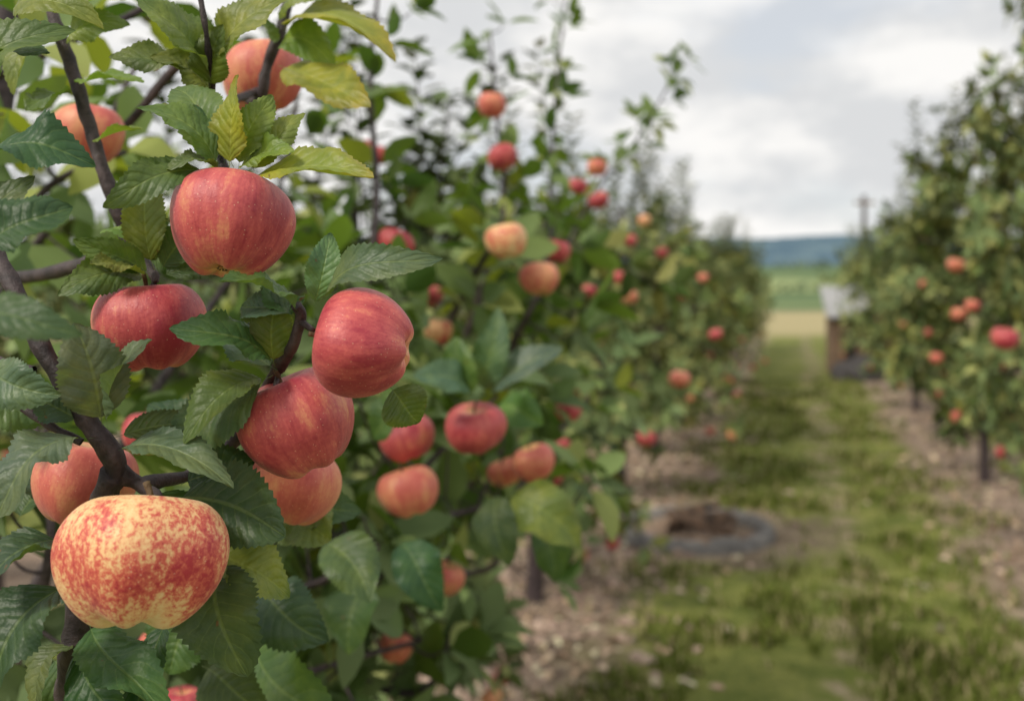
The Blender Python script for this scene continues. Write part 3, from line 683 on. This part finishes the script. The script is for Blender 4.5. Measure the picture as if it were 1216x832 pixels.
# leaf litter under the rows
lit = Foliage(rg)
for i in range(5600):
    t = 1.5 + 14 * rg.random() ** 1.3; side_ = PL if rg.random() < .7 else PR
    x, y = row(t, side_ + rg.normal() * .42)
    if y < 1.5: continue
    dd = Vector((rg.normal(), rg.normal(), rg.normal() * .25)); 
    t_ = [(.42, .26, .18), (.26, .15, .10), (.50, .37, .27), (.13, .085, .065), (.44, .28, .22)][int(rg.integers(5))]
    lit.leaf((x, y, hgt(x, y) + .012), dd, (rg.normal() * .4, rg.normal() * .4, 1), rg.uniform(.04, .08), t_)
lit.obj('leaf_litter', mat=M_LITTER)
vs = []; fs = []
for i in range(500):
    t = 2 + 9 * rg.random() ** 1.2; x, y = row(t, PL + rg.normal() * .45); r_ = rg.uniform(.012, .05); o = len(vs)
    for a_ in range(5):
        for b_ in range(8):
            ph = math.pi * (a_ + .5) / 5; th = 2 * math.pi * b_ / 8; q = Vector((math.sin(ph) * math.cos(th), math.sin(ph) * math.sin(th), math.cos(ph) * .6))
            q *= r_ * (1 + .5 * mnoise.noise(q * 2 + Vector((i, 0, 0)))); vs.append((x + q.x, y + q.y, hgt(x, y) + .004 + q.z))
    for a_ in range(4):
        for b_ in range(8):
            b2_ = (b_ + 1) % 8; fs.append((o + a_ * 8 + b_, o + a_ * 8 + 8 + b_, o + a_ * 8 + 8 + b2_, o + a_ * 8 + b2_))
    fs.append(tuple(o + b_ for b_ in range(8)))
mesh_obj('soil_clods', vs, fs, simple_mat('soil_clod', (.20, .13, .10), (.50, .38, .30), 14, .95))

# ------------------------------------------------------------------ fire pit
fp = empty('fire_pit', (1.14, 6.3, 0))
M_ST = simple_mat('pit_stone', (.10, .098, .095), (.26, .24, .22), 9, .85, .6, .02)
vs = []; fs = []; S = 96; prof = [(.41, -.02), (.415, .055), (.43, .078), (.455, .088), (.485, .084), (.505, .06), (.515, -.02)]
for i in range(S):
    th = 2 * math.pi * i / S
    gap = .55 if (i % 8) == 0 else 1
    for (r_, z_) in prof:
        w_ = 1 + .02 * mnoise.noise(Vector((math.cos(th) * 3, math.sin(th) * 3, 1))); bz = 1 + .25 * mnoise.noise(Vector((math.cos(th) * 2, math.sin(th) * 2, 7)))
        vs.append((r_ * w_ * math.cos(th), r_ * w_ * math.sin(th), z_ * bz * (gap if z_ > 0 else 1)))
K = len(prof)
for i in range(S):
    i2 = (i + 1) % S
    for k in range(K - 1): fs.append((i * K + k, i * K + k + 1, i2 * K + k + 1, i2 * K + k))
mesh_obj('stone_ring', vs, fs, M_ST, True, fp)
vs = [(0, 0, .05)]; fs = []
for rI in range(1, 9):
    for k in range(40):
        th = 2 * math.pi * k / 40; r_ = .425 * rI / 8
        vs.append((r_ * math.cos(th), r_ * math.sin(th), .035 - .02 * (rI / 8) + .03 * mnoise.noise(Vector((r_ * math.cos(th) * 9, r_ * math.sin(th) * 9, 2)))))
for k in range(40): fs.append((0, 1 + k, 1 + (k + 1) % 40))
for rI in range(7):
    for k in range(40):
        k2 = (k + 1) % 40; a = 1 + rI * 40; fs.append((a + k, a + 40 + k, a + 40 + k2, a + k2))
mesh_obj('ash_bed', vs, fs, simple_mat('ash_and_soil', (.08, .055, .04), (.40, .28, .19), 16, .95), True, fp)
WL = Wood()
for i in range(7):
    a = i * 1.1 + .3; c_ = Vector((.12 * math.cos(a * 2), .12 * math.sin(a * 2), .07 + .012 * i)); dd = Vector((math.cos(a), math.sin(a) * .7, .05))
    WL.tube([c_ - dd * .22, c_, c_ + dd * .2], .028, .022, 8, 3, .5)
lo = WL.obj('charred_logs', fp); lo.data.materials.clear(); lo.data.materials.append(simple_mat('charred_wood', (.03, .024, .02), (.26, .16, .10), 12, .9))

# ------------------------------------------------------------------ small shed
def box(name, c, s, mat, par, rot=(0, 0, 0), bev=.008):
    bpy.ops.mesh.primitive_cube_add(size=1, location=(0, 0, 0)); o = bpy.context.object; o.name = name
    o.scale = s; bpy.ops.object.transform_apply(scale=True); o.location = c; o.rotation_euler = rot; o.parent = par
    b = o.modifiers.new('b', 'BEVEL'); b.width = bev; b.segments = 2; o.data.materials.append(mat); return o
M_WOOD = simple_mat('weathered_boards', (.12, .075, .05), (.24, .16, .10), 6, .85)
M_ROOF = simple_mat('zinc_roof', (.30, .305, .31), (.42, .42, .42), 4, .6)
M_DARK = simple_mat('painted_opening_shade', (.02, .018, .016), (.04, .035, .03), 6, .9)
M_TARP = simple_mat('dark_tarp', (.03, .026, .026), (.06, .055, .055), 5, .8, .8, .05)
sx, sy = at(1006, 440, 17.6).x, 17.6
shd = empty('wooden_shed', (sx, sy, 0)); shd.rotation_euler = (0, 0, -.20)
for i, (px_, py_, ph_) in enumerate([(-.26, -.4, 1.02), (.26, -.4, 1.02), (-.26, .4, 1.36), (.26, .4, 1.36)]): box('post_%d' % i, (px_, py_, ph_ / 2), (.07, .07, ph_), M_WOOD, shd)
for i in range(6): box('back_board_%d' % i, (-.235 + i * .094, .45, .65), (.089, .02, 1.3), M_WOOD, shd)
for i in range(6): box('front_board_%d' % i, (-.235 + i * .094, -.45, .50 if i not in (2, 3) else .86), (.089, .02, 1.0 if i not in (2, 3) else .28), M_WOOD, shd)
for i in range(8): box('side_board_r_%d' % i, (.308, -.38 + i * .108, .5 + .0225 * i), (.02, .104, 1.0 + .045 * i), M_WOOD, shd)
for i in range(8): box('side_board_l_%d' % i, (-.308, -.38 + i * .108, .5 + .0225 * i), (.02, .104, 1.0 + .045 * i), M_WOOD, shd)
box('doorway_shade_panel', (.0, -.425, .36), (.18, .02, .72), M_DARK, shd)  # solid near-black panel, its colour stands in for the shade inside
ra = math.atan2(.36, .8)
box('roof', (0, 0, 1.25), (.82, 1.25, .04), M_ROOF, shd, (ra, 0, 0))
for i in range(6): box('roof_rib_%d' % i, (-.36 + i * .144, -.012, 1.279), (.022, 1.25, .024), M_ROOF, shd, (ra, 0, 0))
vs = []; fs = []
for i in range(13):
    for k in range(36):
        ph = math.pi / 2 * i / 12; th = 2 * math.pi * k / 36; q = Vector((math.sin(ph) * math.cos(th) * .5, math.sin(ph) * math.sin(th) * .42, math.cos(ph) * .38))
        q *= 1 + .22 * mnoise.noise(q * 5); vs.append((q.x, q.y, max(q.z, 0) - .02 if i == 12 else q.z))
for i in range(12):
    for k in range(36): k2 = (k + 1) % 36; fs.append((i * 36 + k, i * 36 + 36 + k, i * 36 + 36 + k2, i * 36 + k2))
tp = mesh_obj('tarp_covered_heap', vs, fs, M_TARP); tp.location = (sx - .12, sy - 1.1, 0)

# ------------------------------------------------------------------ utility pole
up_ = empty('utility_pole', (at(1026, 335, 62).x, 62, 0)); WP = Wood()
WP.tube([(0, 0, -.2), (0, 0, 3), (0, 0, 7.0)], .18, .14, 12, 3)
po = WP.obj('pole', up_); box('crossarm', (0, -.18, 6.5), (1.4, .1, .14), M_WOOD, up_)
for i, xx in enumerate((-.6, -.24, .24, .6)):
    WI = Wood(); WI.tube([(xx, -.18, 6.57), (xx, -.18, 6.65), (xx, -.18, 6.77)], .045, .03, 8, 2); o = WI.obj('insulator_%d' % i, up_); o.data.materials.clear(); o.data.materials.append(M_ROOF)

# ------------------------------------------------------------------ hills and far tree belts
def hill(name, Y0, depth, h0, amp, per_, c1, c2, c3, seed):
    m, nt, out = new_mat(name + '_hazy_cover'); tc = nd(nt, 'ShaderNodeTexCoord')  # bluish cover colours have the aerial haze painted in
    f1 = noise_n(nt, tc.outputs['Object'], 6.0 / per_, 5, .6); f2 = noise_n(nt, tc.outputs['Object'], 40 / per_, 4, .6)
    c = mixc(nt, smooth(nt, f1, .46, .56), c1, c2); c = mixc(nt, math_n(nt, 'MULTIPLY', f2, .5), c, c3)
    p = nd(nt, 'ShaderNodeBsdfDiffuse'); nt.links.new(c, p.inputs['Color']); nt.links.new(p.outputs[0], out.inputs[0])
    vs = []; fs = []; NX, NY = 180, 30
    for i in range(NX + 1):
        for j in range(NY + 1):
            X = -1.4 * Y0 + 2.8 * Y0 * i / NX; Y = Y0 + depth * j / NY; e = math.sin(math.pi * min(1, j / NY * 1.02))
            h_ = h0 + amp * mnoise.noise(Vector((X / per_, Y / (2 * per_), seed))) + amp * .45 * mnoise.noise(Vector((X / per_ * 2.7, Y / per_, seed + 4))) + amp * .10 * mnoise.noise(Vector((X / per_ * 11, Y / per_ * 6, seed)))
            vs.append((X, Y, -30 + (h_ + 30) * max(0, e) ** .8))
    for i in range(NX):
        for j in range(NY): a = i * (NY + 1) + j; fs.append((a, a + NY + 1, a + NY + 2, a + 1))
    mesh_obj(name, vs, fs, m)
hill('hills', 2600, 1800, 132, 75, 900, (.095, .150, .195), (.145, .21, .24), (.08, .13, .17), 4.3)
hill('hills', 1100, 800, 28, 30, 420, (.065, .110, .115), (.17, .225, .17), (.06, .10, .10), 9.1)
fo = Foliage(rg)
for i in range(1700):
    b_ = int(rg.integers(2)); yy = [140, 300][b_]; sc = [.7, 1.3][b_]
    xx = rg.uniform(-.1, .75) * yy; nn_ = mnoise.noise(Vector((xx / (9 * sc), yy, 0)))
    if nn_ < -.1: continue
    ht = (1.4 + 2.2 * nn_) * sc
    yy2 = yy + rg.normal() * 2; q = Vector((xx, yy2, hgt(xx, yy2) + rg.random() * ht))
    dd = Vector(rg.normal(size=3)).normalized(); fo.leaf(q, dd, Vector(rg.normal(size=3)) + Vector((0, 0, .5)), 1.1 * sc, np.array([.06, .095, .055]) * rg.uniform(.8, 1.3))
fo.obj('distant_trees', mat=M_LEAF3)

# ------------------------------------------------------------------ sky, sun
sun_dir = Vector((-.55, -.45, .72)).normalized()
w = bpy.data.worlds.new('World'); scene.world = w; w.use_nodes = True; nt = w.node_tree; nt.nodes.clear()
out = nt.nodes.new('ShaderNodeOutputWorld'); sk = nt.nodes.new('ShaderNodeTexSky'); sk.sky_type = 'NISHITA'; sk.sun_disc = False
sk.sun_elevation = math.asin(sun_dir.z); sk.sun_rotation = math.atan2(sun_dir.x, sun_dir.y)
bg = nt.nodes.new('ShaderNodeBackground'); bg.inputs[1].default_value = .15; nt.links.new(sk.outputs[0], bg.inputs[0])
tc = nt.nodes.new('ShaderNodeTexCoord'); mp = nt.nodes.new('ShaderNodeMapping'); nt.links.new(tc.outputs['Generated'], mp.inputs[0])
mp.inputs['Scale'].default_value = (1, 1, 2.3); mp.inputs['Rotation'].default_value = (0, .30, .4); mp.inputs['Location'].default_value = (.3, .1, 0)
n1 = noise_n(nt, mp.outputs[0], 2.8, 4, .55); n2 = noise_n(nt, mp.outputs[0], 5.2, 5, .58)
cc = mixc(nt, smooth(nt, n2, .38, .60), (.70, .71, .72), (.96, .945, .92))
b2g = nt.nodes.new('ShaderNodeBackground'); nt.links.new(cc, b2g.inputs[0]); b2g.inputs[1].default_value = 1.03
mx = nt.nodes.new('ShaderNodeMixShader'); nt.links.new(math_n(nt, 'ADD', .82, math_n(nt, 'MULTIPLY', smooth(nt, n1, .36, .50), .18)), mx.inputs[0])
nt.links.new(bg.outputs[0], mx.inputs[1]); nt.links.new(b2g.outputs[0], mx.inputs[2]); nt.links.new(mx.outputs[0], out.inputs[0])
sl = bpy.data.lights.new('sun', 'SUN'); sl.energy = 2.9; sl.angle = math.radians(12); sl.color = (1, .92, .80)
so = bpy.data.objects.new('sun', sl); scene.collection.objects.link(so); so.rotation_euler = sun_dir.to_track_quat('Z', 'Y').to_euler(); so.location = (-5, -5, 8)

# ------------------------------------------------------------------ camera
cam = bpy.data.cameras.new('camera'); co = bpy.data.objects.new('camera', cam); scene.collection.objects.link(co)
co.location = (0, 0, EYE); co.rotation_euler = (math.radians(90), 0, 0)
cam.lens = 35; cam.sensor_width = 36; cam.shift_y = -81 / 1216; cam.clip_start = .05; cam.clip_end = 12000
cam.dof.use_dof = True; cam.dof.focus_distance = .55; cam.dof.aperture_fstop = 5.6
scene.camera = co
scene.view_settings.view_transform = 'Standard'; scene.view_settings.look = 'None'; scene.view_settings.exposure = 0
